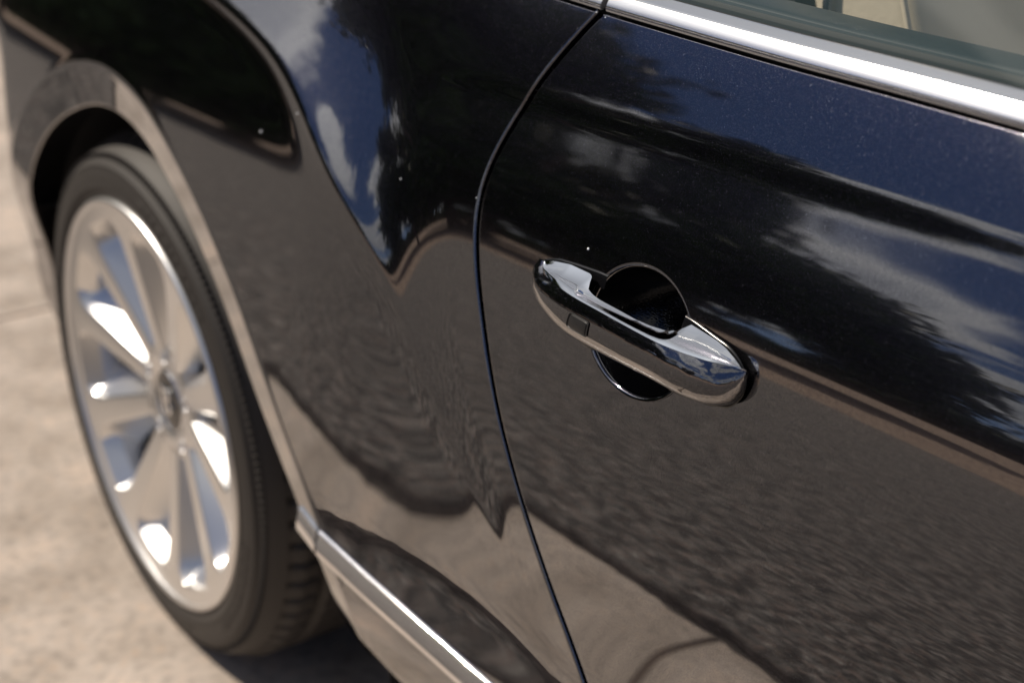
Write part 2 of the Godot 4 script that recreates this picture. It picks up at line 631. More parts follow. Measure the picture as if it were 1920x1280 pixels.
# ---------------------------------------------------------------- trees seen in the paint
func leaf_spray(seed_: int) -> ArrayMesh:
	rng.seed = seed_
	var s := Shape.new()
	for i in 9:
		var c := Vector3(rng.randfn(), rng.randfn(), rng.randfn()) * .16
		var a := Vector3(rng.randfn(), rng.randfn() - .3, rng.randfn()).normalized()
		var b := a.cross(Vector3(rng.randfn(), rng.randfn(), rng.randfn())).normalized()
		var nn := a.cross(b).normalized()
		var l := rng.randf_range(.10, .17)
		s.quad(s.add(c - a * l, nn), s.add(c + b * l * .42 - nn * .02, nn), s.add(c + a * l, nn), s.add(c - b * l * .42 - nn * .02, nn))
	return s.mesh()

func limb(s: Shape, a: Vector3, b: Vector3, r0: float, r1: float) -> void:
	var d := (b - a).normalized()
	var u := d.cross(Vector3(.31, .2, .93)).normalized()
	var v := d.cross(u)
	var rows := []
	for i in 4:
		var t := i / 3.0
		var row := PackedVector3Array()
		for k in 8:
			var g := TAU * k / 8
			var r := lerpf(r0, r1, t)
			row.append(a.lerp(b, t) + u * cos(g) * r + v * sin(g) * r + Vector3(sin(t * 3.0 + r0 * 40.0), 0, cos(t * 4.0)) * .1 * sin(t * PI))
		rows.append(row)
	sheet(s, rows, false, true)

func tree(called: String, az: float, dist: float, h: float, wide: float, low: float, sprays: int, leaf: String, seed_: int, label: String, lean := 0.0) -> void:
	rng.seed = seed_
	var root := Node3D.new()
	root.name = numbered(called)
	add_child(root)
	root.position = Vector3(sin(deg_to_rad(az)) * dist, -.05, cos(deg_to_rad(az)) * dist)
	tag(root, label, "tree", "trees mirrored in the car's paint")
	var s := Shape.new()
	var top := Vector3(lean * .4, h * .62, 0)
	limb(s, Vector3(0, -.1, 0), top, h * .030, h * .012)
	var centres := []
	for i in 16:
		var t := rng.randf_range(low, 1.0)
		var g := rng.randf() * TAU
		var reach := wide * (1.0 - pow(absf(t - .55) * 1.7, 2.0)) * sqrt(rng.randf_range(.15, 1.0))
		reach = maxf(reach, wide * .12)
		var c := Vector3(cos(g) * reach + lean * t, h * t * .96, sin(g) * reach)
		centres.append([c, rng.randf_range(.16, .34) * wide])
		if i < 11:
			limb(s, Vector3(0, -.1, 0).lerp(top, clampf(t * .8, .25, 1.0)), c, h * .011, h * .003)
	put("trunk", s.mesh(), M["bark"], root)
	var mm := MultiMesh.new()
	mm.transform_format = MultiMesh.TRANSFORM_3D
	mm.mesh = leaf_spray(seed_ % 3)
	mm.instance_count = sprays
	for i in sprays:
		var c = centres[rng.randi() % centres.size()]
		var v := Vector3(rng.randfn(), rng.randfn() * .75, rng.randfn()) * .5
		var p: Vector3 = c[0] + v * c[1]
		if p.y < .3: p.y = .3 + rng.randf()
		var b := Basis.from_euler(Vector3(rng.randf() * TAU, rng.randf() * TAU, rng.randf() * TAU)).scaled(Vector3.ONE * rng.randf_range(1.3, 2.6))
		mm.set_instance_transform(i, Transform3D(b, p))
	var crown := MultiMeshInstance3D.new()
	crown.name = "crown"
	crown.multimesh = mm
	crown.material_override = M[leaf]
	root.add_child(crown, true)
	crown.set_meta("kind", "stuff")

func trees() -> void:
	tree("broad_tree", -50, 24, 11.0, 5.2, .22, 2600, "leaf dark", 101, "tall broad dark tree mirrored in the door above the handle's front half")
	tree("broad_tree", -60, 26, 12.0, 5.5, .20, 1700, "leaf dark", 102, "tallest dense dark tree, mirrored where door and rear wing meet")
	tree("broad_tree", -42, 25, 5.9, 4.2, .42, 1500, "leaf dark", 103, "spreading tree with sky below its crown, mirrored right of the door handle", 1.5)
	tree("broad_tree", -68, 22, 8.4, 4.4, .15, 1300, "leaf mid", 104, "dense green tree mirrored in the rear wing above the wheel arch")
	tree("broad_tree", -77, 27, 11.5, 5.2, .18, 2200, "leaf mid", 105, "green tree mirrored at the top left above the wheel")
	tree("broad_tree", -86, 24, 10.0, 4.8, .2, 1800, "leaf olive", 106, "olive green tree farthest towards the rear of the car")
	tree("broad_tree", -56, 40, 13.0, 6.0, .2, 1800, "leaf olive", 107, "pale olive tree behind the two tall dark trees")
	tree("broad_tree", -20, 46, 7.0, 4.5, .3, 1000, "leaf olive", 108, "lone olive tree far out in front of the door")
	# far low treeline on the horizon: one mass
	rng.seed = 77
	var mm := MultiMesh.new()
	mm.transform_format = MultiMesh.TRANSFORM_3D
	mm.mesh = leaf_spray(1)
	mm.instance_count = 9000
	for i in 9000:
		var az := deg_to_rad(rng.randf_range(-110.0, 60.0))
		var d := rng.randf_range(58.0, 66.0)
		var hh := 1.6 + .9 * sin(az * 9.0) + .6 * sin(az * 31.0 + 1.0)
		var p := Vector3(sin(az) * d, rng.randf() * hh, cos(az) * d)
		mm.set_instance_transform(i, Transform3D(Basis.from_euler(Vector3(rng.randf() * TAU, rng.randf() * TAU, 0)).scaled(Vector3.ONE * rng.randf_range(2.0, 4.5)), p))
	var o := MultiMeshInstance3D.new()
	o.name = "treeline"
	o.multimesh = mm
	o.material_override = M["leaf dark"]
	add_child(o)
	tag(o, "low dark treeline along the horizon mirrored in the door", "treeline", "", "stuff")

# ---------------------------------------------------------------- the wheel
func wheel() -> void:
	var w := Node3D.new()
	w.name = "rear_wheel"
	car.add_child(w)
	w.position = Vector3(0, .36, 0)
	# tyre: lathed sidewall, and a tread cut by grooves and sipes
	var s := Shape.new()
	var prof := [Vector2(.268, .925), Vector2(.274, .943), Vector2(.280, .951), Vector2(.286, .9545), Vector2(.292, .9560), Vector2(.2925, .9572), Vector2(.2955, .9572), Vector2(.296, .9560), Vector2(.303, .9563), Vector2(.312, .9552), Vector2(.320, .9525), Vector2(.3205, .9535), Vector2(.3225, .9528), Vector2(.323, .9512), Vector2(.330, .947), Vector2(.337, .941), Vector2(.344, .932), Vector2(.3485, .922)]
	lathe(s, prof, 160)
	var rows := []
	var groove := [.872, .822, .772]
	for i in 840:
		var a := TAU * i / 840.0
		var row := PackedVector3Array()
		var phase := fposmod(i / 12.0, 1.0)
		for k in 56:
			var z := .922 - .222 * k / 55.0
			var r := .3485 + .0095 * sm(.922, .900, z) * 1.0 - .009 * sm(.72, .700, z)
			for gz in groove:
				r -= .0075 * (1.0 - sm(.0035, .0065, absf(z - gz)))
			var shift := fposmod(phase + absf(z - .81) * 5.0, 1.0)
			if z > .880 or z < .765:
				r -= .006 * (1.0 - sm(.10, .19, absf(shift - .5))) * sm(.922, .912, z)
			elif absf(z - .847) < .018 or absf(z - .797) < .018:
				r -= .004 * (1.0 - sm(.04, .11, absf(shift - .5)))
			row.append(Vector3(cos(a) * r, sin(a) * r, z))
		rows.append(row)
	sheet(s, rows, true)
	lathe(s, [Vector2(.3395, .70), Vector2(.325, .688), Vector2(.300, .683), Vector2(.268, .70)], 120)
	for k in 220:
		var a := TAU * k / 220.0
		var b := Basis(Vector3(0, 0, 1), a)
		var c := Shape.new()
		box(c, Vector3(.3255, -.0011, .9425), Vector3(.3365, .0011, .9478), .0003)
		var from := s.p.size()
		for i in c.p.size(): s.add(b * c.p[i], b * c.n[i])
		for i in c.t: s.t.append(from + i)
	var tyre := put("tyre", s.mesh(), M["tyre rubber"], w)
	# raised bars and blocks in two arcs of the sidewall
	for arc in [40.0, 160.0, 250.0, 310.0]:
		s = Shape.new()
		rng.seed = int(arc)
		var at_ := 0.0
		while at_ < 34.0:
			var wide := rng.randf_range(1.2, 3.4)
			lathe(s, [Vector2(.3005, .9555), CUT, Vector2(.3010, .9572), CUT, Vector2(.3095, .9566), CUT, Vector2(.3100, .9545)], 6, deg_to_rad(arc + at_), deg_to_rad(arc + at_ + wide))
			at_ += wide + rng.randf_range(.6, 1.6)
		var mk := put("sidewall_mark", s.mesh(), M["tyre rubber"], tyre)
		mk.set_meta("kind", "stuff")
	# rim: lip, flat ring, deep barrel
	s = Shape.new()
	lathe(s, [Vector2(.2795, .938), Vector2(.2800, .948), Vector2(.2790, .9535), Vector2(.2765, .9565), Vector2(.2735, .9570), Vector2(.2712, .9555), CUT, Vector2(.2705, .9525), CUT, Vector2(.2520, .9495), CUT, Vector2(.2490, .9470), CUT, Vector2(.2330, .925), CUT, Vector2(.2300, .86), Vector2(.2340, .70)], 200)
	put("rim", s.mesh(), M["wheel silver"], w)
	for i in 10:
		put("spoke", spoke_mesh(TAU * (i + .62) / 10.0), M["wheel silver"], w)
	s = Shape.new()
	lathe(s, [Vector2(.088, .885), Vector2(.084, .9145), CUT, Vector2(.076, .9195), Vector2(.060, .9205), CUT, Vector2(.050, .9195), Vector2(.044, .9145), CUT, Vector2(.0435, .905)], 96)
	put("hub", s.mesh(), M["wheel silver"], w)
	for i in 5:
		s = Shape.new()
		var a := TAU * (i + .2) / 5.0
		var rr := []
		for q in [Vector2(.0085, .9208), Vector2(.0080, .9195), Vector2(.0072, .906)]:
			rr.append(q)
		lathe(s, [Vector2(.0105, .9185), Vector2(.0100, .9212), CUT, Vector2(.0078, .9218), CUT, Vector2(.0072, .912), CUT, Vector2(.0, .912)], 20)
		var b := put("wheel_bolt", s.mesh(), M["satin chrome"], w)
		b.position = Vector3(cos(a) * .064, sin(a) * .064, 0)
	s = Shape.new()
	lathe(s, [Vector2(.0425, .905), Vector2(.0425, .9165), Vector2(.041, .9182), Vector2(.039, .9186), Vector2(.020, .9200), Vector2(.0001, .9205)], 64)
	var cap := put("centre_cap", s.mesh(), M["cap black"], w)
	var ring := Shape.new()
	lathe(ring, [Vector2(.0432, .914), Vector2(.0434, .9185), Vector2(.0420, .9198), Vector2(.0402, .9190), Vector2(.0400, .917)], 64)
	put("ring", ring.mesh(), M["chrome"], cap)
	var tm := TextMesh.new()
	tm.text = "B"
	var sf := SystemFont.new()
	sf.font_names = PackedStringArray(["Droid Serif"])
	sf.font_weight = 700
	tm.font = sf
	tm.font_size = 64
	tm.pixel_size = .00082
	tm.depth = .004
	var em := put("emblem", tm, M["chrome"], cap)
	em.position = Vector3(0, 0, .9215)
	# brake
	s = Shape.new()
	lathe(s, [Vector2(.075, .838), Vector2(.090, .838), CUT, Vector2(.092, .832), Vector2(.205, .832), CUT, Vector2(.206, .800)], 96)
	put("brake_disc", s.mesh(), M["brake iron"], w)
	s = Shape.new()
	lathe(s, [Vector2(.130, .80), CUT, Vector2(.130, .860), CUT, Vector2(.215, .860), CUT, Vector2(.222, .80)], 20, deg_to_rad(150.0), deg_to_rad(215.0))
	put("brake_caliper", s.mesh(), M["caliper"], w)

func spoke_mesh(a: float) -> ArrayMesh:
	# a flat-faced blade, narrow at the hub and wide at the rim, with deep slanted flanks
	var s := Shape.new()
	var nr := 28
	var face := []
	var flank_l := []
	var flank_r := []
	for i in nr + 1:
		var t := float(i) / nr
		var r := lerpf(.070, .252, t)
		var w := lerpf(.0145, .0215, t) + .040 * pow(t, 18.0)
		var z := lerpf(.9205, .9490, t)
		var bev := .0035
		face.append(PackedVector3Array([Vector3(r, -w + bev, z), Vector3(r, 0, z + .0006), Vector3(r, w - bev, z)]))
		var dz := lerpf(.020, .052, t)
		var slant := lerpf(.006, .041, t)
		flank_l.append([Vector3(r, -w + bev, z), Vector3(r, -w, z - .002), Vector3(r, -w - slant * .5, z - dz * .5), Vector3(r, -w - slant, z - dz)])
		flank_r.append([Vector3(r, w - bev, z), Vector3(r, w, z - .002), Vector3(r, w + slant * .5, z - dz * .5), Vector3(r, w + slant, z - dz)])
	sheet(s, face)
	for f in [flank_l, flank_r]:
		for k in [[0, 1], [1, 3]]:
			var rows := []
			for i in nr + 1:
				var row := PackedVector3Array()
				for j in range(k[0], k[1] + 1): row.append(f[i][j])
				rows.append(row)
			sheet(s, rows)
	var rot := Basis(Vector3(0, 0, 1), a)
	for i in s.p.size():
		s.p[i] = rot * s.p[i]
		s.n[i] = rot * s.n[i]
	return s.mesh()

# ---------------------------------------------------------------- body panels
const GAP := .0028
const ER := .0022

func belt(x: float) -> float:
	return smooth_at(BELT_X, BELT_Y, x)

func strip_y(x: float) -> float:
	return smooth_at(STRIP_X, STRIP_Y, x)

func shut_pts(off: float, y0: float, y1: float) -> Array:
	var out := []
	var n := int((y1 - y0) / .006)
	for i in n + 1:
		var y := lerpf(y0, y1, float(i) / n)
		var sl := (shut.at(y + .004) - shut.at(y - .004)) / .008
		var t := Vector2(sl, 1.0).normalized()
		out.append(Vector2(shut.at(y), y) + Vector2(t.y, -t.x) * off)
	return out

func belt_pts(x0: float, x1: float) -> Array:
	var out := []
	for i in 121:
		var x := lerpf(x0, x1, i / 120.0)
		out.append(Vector2(x, belt(x) - .0040))
	return out

func shut_d(x: float, y: float) -> float:
	var sl := (shut.at(y + .004) - shut.at(y - .004)) / .008
	return (x - shut.at(y)) / sqrt(1.0 + sl * sl)

func arch_d(x: float, y: float) -> float:
	var v := Vector2(x, y) - HUB
	var deg := rad_to_deg(v.angle())
	if deg < -90.0: deg += 360.0
	return v.length() - (arch_r(deg) + .075)

func bowl_d(x: float, y: float) -> float:
	var v := (Vector2(x, y) - BOWL) / BOWL_R
	return (v.length() - 1.0) * BOWL_R.y

func panels() -> void:
	var s := Shape.new()
	var o := GAP + ER
	flank(s, -1.2, 1.0, .36, 1.01, .0033, [
		func(x, y): return -shut_d(x, y) - o,
		func(x, y): return belt(x) - y - .0040,
		func(x, y): return y - (strip_y(x) - .008 if x > .2 else .2),
		func(x, y): return arch_d(x, y)])
	# the flared lip round the wheel arch and its edge turned in
	var rows := []
	var lip := []
	for i in 121:
		var deg := lerpf(-8.0, 205.0, i / 120.0)
		var a := deg_to_rad(deg)
		var row := PackedVector3Array()
		var ro := arch_r(deg)
		var v := Vector2(cos(a), sin(a))
		var nrow := []
		for k in 21:
			var q := HUB + v * (ro + .075 * k / 20.0)
			row.append(on(q.x, q.y))
			nrow.append(N(q.x, q.y))
		rows.append([row, nrow])
		lip.append(HUB + v * ro)
	var ids := []
	for r in rows:
		var line := []
		for k in 21: line.append(s.add(r[0][k], r[1][k], Vector2(r[0][k].x, r[0][k].y) * 8.0))
		ids.append(line)
	for i in 120:
		for k in 20:
			if minf(rows[i][0][k].y, rows[i + 1][0][k].y) > strip_y(rows[i][0][k].x) - .012 or rows[i][0][k].x < .2:
				s.quad(ids[i][k], ids[i + 1][k], ids[i + 1][k + 1], ids[i][k + 1])
	edge(s, lip, -1.0, .004, .05)
	edge(s, shut_pts(-o, .36, .984), 1.0, ER, .016)
	edge(s, belt_pts(-.5, shut.at(.986) - .004), -1.0, .0012, .012)
	put("rear_wing", s.mesh(), M["navy paint"], car)
	# door
	s = Shape.new()
	flank(s, .78, 2.1, .36, 1.0, .0045, [
		func(x, y): return shut_d(x, y) - o,
		func(x, y): return belt(x) - y - .0040,
		func(x, y): return y - strip_y(x) + .008,
		func(x, y): return bowl_d(x, y) - .0034])
	edge(s, shut_pts(o, .36, .984), -1.0, ER, .016)
	edge(s, belt_pts(shut.at(.986) + .004, 2.1), -1.0, .0012, .012)
	var ring := []
	for i in 120:
		var a := TAU * i / 120.0
		ring.append(BOWL + Vector2(cos(a), sin(a)) * (BOWL_R + Vector2(.0034, .0034)))
	edge(s, ring, -1.0, .0034, .003, true)
	var door := put("door", s.mesh(), M["navy paint"], car)
	# dished recess behind the handle
	s = Shape.new()
	rows = []
	for k in 25:
		var t := k / 24.0
		var row := PackedVector3Array()
		for i in 120:
			var a := TAU * i / 120.0
			var q := BOWL + Vector2(cos(a), sin(a)) * BOWL_R * (1.0 - t * .999)
			var rim_p := BOWL + Vector2(cos(a), sin(a)) * BOWL_R
			var d := .003 + .050 * pow(1.0 - pow(1.0 - t, 3.4), .75)
			row.append(Vector3(q.x, q.y, lerpf(S(rim_p.x, rim_p.y), S(BOWL.x, BOWL.y), t * t) - d))
		rows.append(row)
	sheet(s, rows, false, true)
	put("handle_recess", s.mesh(), M["recess liner"], door)
	# dark gap behind the shut line
	s = Shape.new()
	rows = []
	for q in shut_pts(0.0, .36, 1.0):
		var p := on(q.x, q.y, -.017)
		rows.append(PackedVector3Array([p + Vector3(-.012, 0, 0), p + Vector3(.012, 0, 0)]))
	sheet(s, rows)
	put("door_seal", s.mesh(), M["gap black"], car)
	# sill below the chrome strip
	s = Shape.new()
	flank(s, .40, 2.1, .27, .45, .006, [
		func(x, y): return strip_y(x) - .026 - y,
		func(x, y): return y - (.30 + .05 * sm(.72, .56, x)),
		func(x, y): return arch_d(x, y) + .075])
	var bot := []
	for i in 60:
		var x := lerpf(.585, 2.1, i / 59.0)
		bot.append(Vector2(x, .30 + .05 * sm(.72, .56, x)))
	edge(s, bot, 1.0, .006, .10)
	put("sill", s.mesh(), M["navy paint"], car)

func along(x0: float, x1: float, n: int, f: Callable) -> Array:
	var path := []
	var ups := []
	var outs := []
	for i in n + 1:
		var x := lerpf(x0, x1, float(i) / n)
		path.append(on(x, f.call(x)))
		ups.append(Vector3.UP)
		outs.append(Vector3.BACK)
	return [path, ups, outs]

func trims() -> void:
	# bright moulding under the windows: lower bead, broad face, satin ledge
	var xs := shut.at(.992)
	for piece in [[-.5, xs - .0035], [xs + .0035, 2.1]]:
		var pt := along(piece[0], piece[1], 90, belt)
		var s := Shape.new()
		sweep(s, [Vector2(-.0004, -.006), Vector2(-.0004, .0026), CUT, Vector2(-.0001, .0030), CUT, Vector2(.0014, .0031), CUT, Vector2(.0017, .0008), CUT, Vector2(.0022, .0008), CUT, Vector2(.0024, .0027), Vector2(.0028, .0032), Vector2(.0040, .0027), Vector2(.0065, .0013), Vector2(.0092, -.0004), Vector2(.0112, -.0018), Vector2(.0120, -.0025), CUT, Vector2(.0121, -.0042), CUT, Vector2(.0127, -.0050), Vector2(.0155, -.0118), Vector2(.0160, -.0140), CUT, Vector2(.012, -.018)], pt[0], pt[1], pt[2])
		# closed ends
		for e in [0, -1]:
			var c := s.add(pt[0][e] + Vector3(0, .006, -.006), Vector3.RIGHT if e else Vector3.LEFT)
			var prev := -1
			for q in [Vector2(-.0004, -.006), Vector2(-.0001, .0030), Vector2(.0028, .0032), Vector2(.0092, -.0004), Vector2(.012, -.0025), Vector2(.016, -.014), Vector2(.012, -.018), Vector2(-.0004, -.006)]:
				var k := s.add(pt[0][e] + Vector3(0, q.x, q.y), Vector3.RIGHT if e else Vector3.LEFT)
				if prev >= 0: s.tri(c, prev, k)
				prev = k
		var wm := put("window_moulding", s.mesh(), M["satin chrome"], car)
		s = Shape.new()
		sweep(s, [Vector2(-.012, -.006), Vector2(.004, -.0075)], pt[0], pt[1], pt[2])
		put("seal", s.mesh(), M["gap black"], wm)
	# chrome strip along the sill
	for piece in [[.503, .553], [.5565, 2.1]]:
		var pt := along(piece[0], piece[1], 12 if piece[1] < 1.0 else 90, strip_y)
		var s := Shape.new()
		sweep(s, [Vector2(.001, -.006), Vector2(.0008, .0020), Vector2(0, .0030), Vector2(-.0014, .0034), Vector2(-.0026, .0028), Vector2(-.0030, .0022), CUT, Vector2(-.0034, .0024), CUT, Vector2(-.0080, .0042), Vector2(-.0120, .0054), Vector2(-.0160, .0063), Vector2(-.0195, .0068), Vector2(-.0230, .0069), Vector2(-.0258, .0062), Vector2(-.0275, .0048), Vector2(-.0280, -.006)], pt[0], pt[1], pt[2])
		put("sill_moulding", s.mesh(), M["bright trim"], car)

# ---------------------------------------------------------------- the door handle
# stations along the handle: the ridge, the lower edge, and the inner edge of the bright top (x, y, height off the door)
const H_RIDGE := [[.9065, .8118, .0060], [.9085, .8080, .0080], [.9135, .8058, .0105], [.9230, .8055, .0140], [.9408, .8064, .0195], [.9692, .8067, .0255], [1.0069, .8068, .0290], [1.0292, .8063, .0300], [1.050, .8054, .0300], [1.072, .8047, .0298], [1.0862, .8045, .0285], [1.0989, .8043, .0265], [1.1156, .8037, .0215], [1.1268, .8018, .0125], [1.1320, .7998, .0075], [1.1336, .7988, .0055]]
const H_LOW := [[.8985, .8112, .0048], [.8942, .8020, .0045], [.8962, .7940, .0050], [.9035, .7868, .0060], [.9220, .7795, .0082], [.9560, .7722, .0100], [1.000, .7707, .0105], [1.028, .7704, .0104], [1.052, .7699, .0095], [1.080, .7685, .0078], [1.0985, .7675, .0055], [1.1145, .7698, .0050], [1.1270, .7755, .0038], [1.1326, .7845, .0035], [1.1340, .7915, .0038], [1.1340, .7965, .0045]]
const H_TOP := [[.9065, .8118, .0060], [.9130, .8138, .0060], [.9221, .8153, .0060], [.9381, .8174, .0060], [.9630, .8171, .0062], [.9672, .8160, .0080], [.9700, .8125, .0120], [.9722, .8098, .0135], [.9795, .8082, .0145], [.9885, .8072, .0150], [1.0103, .8062, .0150], [1.0295, .8052, .0150], [1.0455, .8054, .0150], [1.0601, .8062, .0140], [1.0690, .8084, .0125], [1.0735, .8110, .0100], [1.0760, .8131, .0062], [1.0874, .8113, .0052], [1.1012, .8097, .0050], [1.1118, .8080, .0060], [1.1225, .8047, .0070], [1.1306, .8000, .0065], [1.1336, .7990, .0055]]
var handle_face := []

func column(l: Array, k: int) -> Array:
	var out := []
	for q in l: out.append(q[k])
	return out

func station(l: Array, t: float) -> Vector3:
	var idx := range(l.size())
	var f := t * (l.size() - 1)
	return Vector3(smooth_at(idx, column(l, 0), f), smooth_at(idx, column(l, 1), f), smooth_at(idx, column(l, 2), f))

func flank_o(x: float, y: float, o: float) -> Vector3:
	return Vector3(x, y, door_z.at(y) + o)

func handle() -> void:
	var door: Node = car.get_node("door")
	var face := []
	var cap := []
	var back := []
	var n := 180
	var tx := column(H_TOP, 0)
	var tys := column(H_TOP, 1)
	var tos := column(H_TOP, 2)
	for i in n + 1:
		var t := i / float(n)
		var rq := station(H_RIDGE, t)
		var lq := station(H_LOW, t)
		var ty := lerp_at(tx, tys, rq.x)
		var to := lerp_at(tx, tos, rq.x)
		var d := Vector2(lq.x - rq.x, lq.y - rq.y)
		var k := clampf(d.length() / .034, .05, 1.0)
		# painted face: a rounded section from the ridge out and down to the lower edge
		var b0 := flank_o(rq.x, rq.y, rq.z)
		var b1 := flank_o(rq.x + d.x * .36, rq.y + d.y * .36, rq.z + .0046 * k)
		var b2 := flank_o(rq.x + d.x * .90, rq.y + d.y * .90, lq.z + (rq.z - lq.z) * .85 + .003 * k)
		var b3 := flank_o(lq.x, lq.y, lq.z)
		var row := PackedVector3Array()
		for j in 17: row.append(b0.bezier_interpolate(b1, b2, b3, j / 16.0))
		face.append(row)
		# bright top: a shallow dish from the ridge in to the inner edge
		var c0 := b0 + Vector3(0, .0003, 0)
		var c3 := flank_o(rq.x, ty, to)
		row = PackedVector3Array()
		var lipp := c0.lerp(c3, .16) + Vector3(0, .0009, 0)
		row.append(c0)
		row.append(c0.lerp(lipp, .5) + Vector3(0, .0003, 0))
		for j in 9:
			var q := j / 8.0
			row.append(lipp.lerp(c3, q) + Vector3(0, -.0013 * sin(q * PI) * k, 0))
		cap.append(row)
		row = PackedVector3Array()
		for j in 5: row.append(c3.lerp(b3, j / 4.0) + Vector3(0, 0, -.002 * sin(j / 4.0 * PI)))
		back.append(row)
	var s := Shape.new()
	sheet(s, face)
	var hd := put("door_handle", s.mesh(), M["navy paint"], door)
	hd.set_meta("label", "dark navy pull handle with a bright top")
	s = Shape.new()
	sheet(s, cap)
	put("handle_top", s.mesh(), M["chrome"], door)
	s = Shape.new()
	sheet(s, back)
	put("handle_back", s.mesh(), M["dark rubber"], door)
	# black gasket round the handle's two feet
	s = Shape.new()
	var outline := []
	for q in [[.8868, .7985], [.8889, .8048], [.8971, .8098], [.9172, .8154], [.9400, .8172], [.9660, .8185], [1.015, .8185], [1.0714, .8138], [1.0955, .8096], [1.1093, .8074], [1.1208, .8022], [1.1285, .7959], [1.1318, .7883], [1.1308, .7805], [1.1268, .7743], [1.1202, .7681], [1.0997, .7631], [1.0727, .7606], [1.02, .760], [.965, .762], [.935, .766], [.910, .775], [.894, .787]]:
		outline.append(Vector2(q[0], q[1]))
	# rounded, evenly spaced
	var dense := []
	for i in outline.size():
		var a: Vector2 = outline[i]
		var b: Vector2 = outline[(i + 1) % outline.size()]
		var steps := maxi(1, int(a.distance_to(b) / .002))
		for k in steps: dense.append(a.lerp(b, float(k) / steps))
	for pass_ in 3:
		var was := dense.duplicate()
		for i in dense.size():
			dense[i] = (was[(i - 1 + was.size()) % was.size()] + was[i] + was[(i + 1) % was.size()]) / 3.0
	outline = dense
	var rows := []
	var nn := outline.size()
	for i in nn:
		var a: Vector2 = outline[(i - 2 + nn) % nn]
		var b: Vector2 = outline[(i + 2) % nn]
		var nrm := Vector2(a.y - b.y, b.x - a.x).normalized()
		var row := PackedVector3Array()
		for q in [[-.0100, .0020], [-.0040, .0014], [-.0014, .0011], [-.0003, .0007], [.0004, -.0010]]:
			var w: Vector2 = outline[i] + nrm * q[0]
			row.append(flank_o(w.x, w.y, q[1]))
		rows.append(row)
	var keep := []
	for i in nn:
		var inside := bowl_d(outline[i].x, outline[i].y) < .0005
		if not inside: keep.append(rows[i])
		if (inside or i == nn - 1) and keep.size() > 2:
			s = Shape.new()
			sheet(s, keep)
			put("handle_gasket", s.mesh(), M["recess plastic"], door)
		if inside: keep = []
	# lock button flush in the painted face
	s = Shape.new()
	rows = []
	var rim_a := []
	for i in 48:
		var a := TAU * i / 48.0
		var c := cos(a)
		var d := sin(a)
		var px := signf(c) * pow(absf(c), .28)
		var py := signf(d) * pow(absf(d), .28)
		rim_a.append(Vector2(px, py))
	for q in [[1.12, .0003], [1.06, .0006], [1.0, .0004], [.95, -.0005], [.90, .0001], [.86, .0006], [.4, .0007], [.02, .0007]]:
		var row := PackedVector3Array()
		for v in rim_a:
			var x: float = .9835 + v.x * .0125 * q[0]
			var fy: float = .36 + -v.y * .13 * q[0]
			row.append(face_point(face, x, fy) + Vector3(0, 0, q[1] + .0004))
		rows.append(row)
	sheet(s, rows, false, true)
	put("lock_button", s.mesh(), M["dark rubber"], door)

func face_point(face: Array, x: float, v: float) -> Vector3:
	var i := 0
	while i < face.size() - 2 and face[i + 1][8].x < x: i += 1
	var f: float = i + clampf((x - face[i][8].x) / maxf(face[i + 1][8].x - face[i][8].x, 1e-6), 0.0, 1.0)
	var g := clampf(v, 0.0, 1.0) * 16.0
	var j := mini(int(g), 15)
	var a: Vector3 = face[i][j].lerp(face[i][j + 1], g - j)
	var b: Vector3 = face[i + 1][j].lerp(face[i + 1][j + 1], g - j)
	return a.lerp(b, f - i)

# ---------------------------------------------------------------- window and cabin
func cabin() -> void:
	var base := along(.885, 2.1, 60, belt)
	# outer seal and glass
	var s := Shape.new()
	sweep(s, [Vector2(.0100, -.0145), Vector2(.0150, -.0150), Vector2(.0160, -.0165), Vector2(.0150, -.0180), CUT, Vector2(.000, -.0180)], base[0], base[1], base[2])
	put("window_seal", s.mesh(), M["dark rubber"], car)
	s = Shape.new()
	var rows := []
	for i in 25:
		var t := i / 24.0
		var row := PackedVector3Array()
		for k in 61:
			row.append(base[0][k] + Vector3(0, .004 + .40 * t, -.0195 - .20 * t - .05 * t * t))
		rows.append(row)
	sheet(s, rows)
	put("window_glass", s.mesh(), M["glass"], car)
	# inner side of the door: bright bead, black sill pad, trim
	s = Shape.new()
	sweep(s, [Vector2(.002, -.0160), Vector2(.000, -.0200), Vector2(-.001, -.0360), CUT, Vector2(.0120, -.0378), CUT, Vector2(.0150, -.0392), Vector2(.0154, -.0400), Vector2(.0150, -.0408), CUT, Vector2(.000, -.0435)], base[0], base[1], base[2])
	put("inner_seal", s.mesh(), M["trim grey"], car)
	s = Shape.new()
	sweep(s, [Vector2(.0020, -.0430), Vector2(.0060, -.0500), Vector2(.0110, -.0610), CUT, Vector2(.0135, -.0640), Vector2(.0140, -.0760), Vector2(.0135, -.0900), Vector2(.0110, -.1000), Vector2(.0040, -.1060), Vector2(-.03, -.110), Vector2(-.5, -.115)], base[0], base[1], base[2])
	put("door_lining", s.mesh(), M["lining"], car)

func cushion(s: Shape, c: Vector3, h: Vector3, e: float, turn: Basis) -> void:
	# a rounded box: superellipsoid
	var rows := []
	for i in 25:
		var a := -PI / 2 + PI * i / 24.0
		var row := PackedVector3Array()
		for k in 40:
			var b := TAU * k / 40.0
			var f := func(v: float) -> float: return signf(v) * pow(absf(v), e)
			row.append(c + turn * Vector3(h.x * f.call(cos(a)) * f.call(cos(b)), h.y * f.call(sin(a)), h.z * f.call(cos(a)) * f.call(sin(b))))
		rows.append(row)
	sheet(s, rows, false, true, true)

